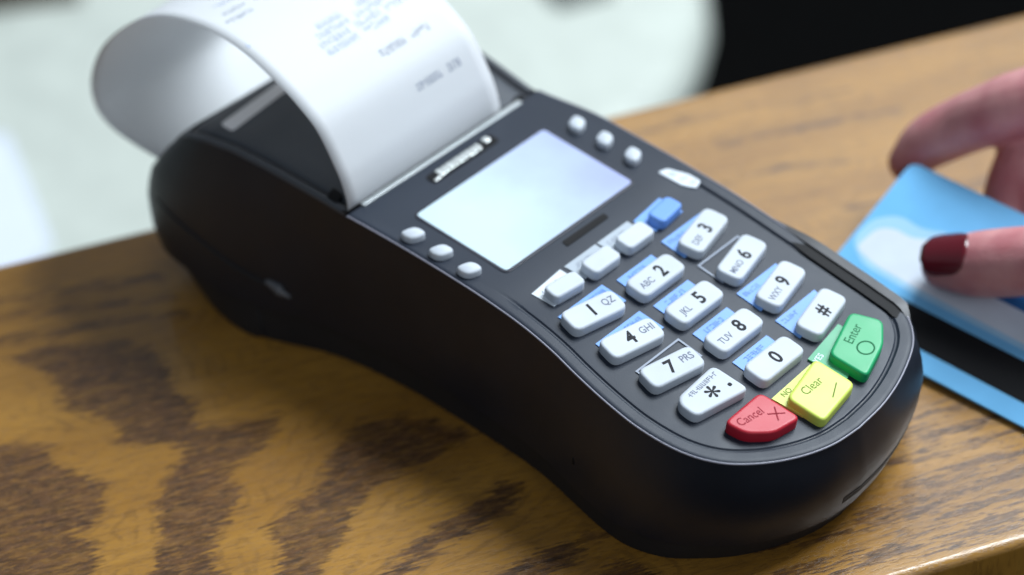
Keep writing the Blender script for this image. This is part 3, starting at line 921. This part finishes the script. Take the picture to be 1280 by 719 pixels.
prism("signature_strip", round_poly([(4.0, 31.0), (14, 28.2), (30, 27.4), (CW-14, 26.6), (CW-14, 46.0), (44, 46.5), (26, 47.0), (19, 43.6), (12, 44.4), (6, 41.5)], 3.0), 0.45, 0.57, M_sign, card, f=bow)
prism("printed_panel", [(58, 37.5), (CW-6, 37.5), (CW-6, 50.0), (58, 50.0)], 0.45, 0.62, M_carddeep, card, f=bow)

# ------------------------------------------------------------------ hand
def build_hand():
    hd = empty("hand", cpt(165, 150, 0), "hand with dark red nails pinching the blue card from the right", "hand")
    C = lambda L: [cpt(*q) for q in L]
    tubes = [
      (C([(40, 36, 9.0), (49, 39.5, 11.5), (60, 44, 15), (73, 50, 19), (88, 59, 23), (104, 73, 25), (135, 108, 22)]), [8.6, 11.2, 12.0, 12.0, 12.6, 14.0, 17]),
      (C([(-5.0, 74.5, -7), (-1.0, 82, -2), (8, 90, 4), (18, 95.5, 11), (29, 103, 17), (49, 116, 22), (82, 138, 22)]), [7.8, 10.0, 10.9, 11.3, 11.8, 12.0, 13.5]),
      (C([(41, 62, -13), (38, 70, -13), (33, 82, -11), (31, 93, -7), (34, 105, 2), (52, 116, 12), (92, 132, 14)]), [7.4, 9.0, 9.8, 10.2, 11.0, 11.4, 13]),
      (C([(62, 62, -14), (59, 71, -14), (55, 84, -12), (54, 96, -8), (58, 106, -2), (72, 115, 5), (104, 126, 6)]), [6.8, 8.0, 8.6, 8.8, 9.4, 10.0, 12]),
      (C([(84, 64, -13), (80, 74, -14), (77, 86, -13), (77, 96, -10), (82, 104, -6), (92, 111, -2), (114, 118, -2)]), [5.8, 6.8, 7.4, 7.6, 8.2, 9.0, 11]),
      (C([(82, 138, 22), (115, 144, 22), (150, 150, 18), (165, 152, 15)]), [13, 15, 18, 20]),
      (C([(92, 132, 14), (120, 140, 15), (160, 152, 15)]), [13.5, 16, 20]),
      (C([(104, 126, 6), (130, 136, 9), (160, 150, 12)]), [13, 16, 19]),
      (C([(114, 118, -2), (140, 132, 3), (160, 148, 10)]), [12, 16, 18]),
      (C([(135, 108, 22), (145, 128, 20), (160, 150, 15)]), [17, 19, 20]),
      (C([(155, 150, 15), (190, 165, 16), (240, 190, 20), (330, 235, 28)]), [20, 21, 24, 30]),
    ]
    V = []; F = []
    for P, r in tubes:
        v, f = tube(P, r)
        b = len(V); V += [tuple(q) for q in v]; F += [tuple(b+i for i in q) for q in f]
    off = world_loc(hd)
    me = bpy.data.meshes.new("skin"); me.from_pydata([Vector(W(v))-off for v in V], [], F)
    bm = bmesh.new(); bm.from_mesh(me)
    bmesh.ops.recalc_face_normals(bm, faces=bm.faces); bm.to_mesh(me); bm.free()
    ob = bpy.data.objects.new("tmp_hand", me); scene.collection.objects.link(ob)
    rm = ob.modifiers.new("r", 'REMESH'); rm.mode = 'VOXEL'; rm.voxel_size = 1.3*S
    sm_ = ob.modifiers.new("s", 'SMOOTH'); sm_.iterations = 8; sm_.factor = 0.5
    dg = bpy.context.evaluated_depsgraph_get(); dg.update()
    m2 = bpy.data.meshes.new_from_object(ob.evaluated_get(dg))
    bpy.data.objects.remove(ob)
    m2.name = "skin"
    for p in m2.polygons: p.use_smooth = True
    m2.materials.clear(); m2.materials.append(M_skin)
    so = bpy.data.objects.new("skin", m2); link(so, hd)
    # nails: curved plates on the back of the finger tips
    def nail(tip, back, up, ln, wd, r, lift, shift=0.0):
        tip = np.array(cpt(*tip)); back = np.array(cpt(*back))
        d = tip-back; d /= np.linalg.norm(d)
        u = cA*up[0]+cB*up[1]+cC*up[2]; u = u-d*(u@d); u /= np.linalg.norm(u); s_ = np.cross(d, u)
        V = []; F = []; nu, nv = 10, 10
        for i in range(nu+1):
            f = i/nu
            l = -ln*0.5+ln*f
            # outline: rounded at both ends
            e_ = abs(2*f-1)
            wloc = wd*math.sqrt(max(0.02, 1-max(0, (e_-0.25)/0.78)**2.4))
            for j in range(nv+1):
                g = -1+2*j/nv
                a = g*wloc/r*0.5
                V.append(tip+d*(l+shift)+s_*(math.sin(a)*r)+u*(math.cos(a)*r+lift-0.9*f*f))
        for i in range(nu):
            for j in range(nv):
                q = nv+1; F.append((i*q+j, i*q+j+1, (i+1)*q+j+1, (i+1)*q+j))
        o_ = mesh_obj("fingernail", [tuple(v) for v in V], F, M_nail, hd, angle=180)
        md = o_.modifiers.new("thick", 'SOLIDIFY'); md.thickness = 0.7*S; md.offset = 0
        return o_
    nail((42, 36.8, 9.6), (60, 44, 15), (-0.35, -0.3, 1.0), 17.5, 17.5, 11.0, 0.0, -2.0)
    nail((-4, 75.8, -6), (8, 90, 4), (-0.35, 0.55, -0.75), 12, 11.5, 8.9, -0.3, -1.0)
    return hd
build_hand()

# ------------------------------------------------------------------ receipt print
print_line(30, -2, 20, M_print, 3.0, ((0, .55), (.68, .95)))
print_line(46, -8, 21, M_print, 2.9, ((.05, .45), (.55, .85)))
for s_, w_ in ((56, ((0, .32), (.38, .62))), (59.5, ((0, .30), (.36, .60), (.66, .9))), (63, ((.04, .34), (.42, .72), (.78, .98))), (66.5, ((.1, .34), (.5, .7)))):
    print_line(s_, -22, 24, M_printfaint, 2.7, w_)
print_line(88, -38, 2, M_print, 2.2, ((.0, .3), (.55, .8)))
print_line(93, -38, 10, M_print, 2.2, ((.06, .24), (.34, .6)))
print_line(100, -38, 10, M_printfaint, 2.2, ((.1, .34), (.44, .7)))
print_line(74, -42, -38, M_printfaint, 2.0, ((0, .6),))
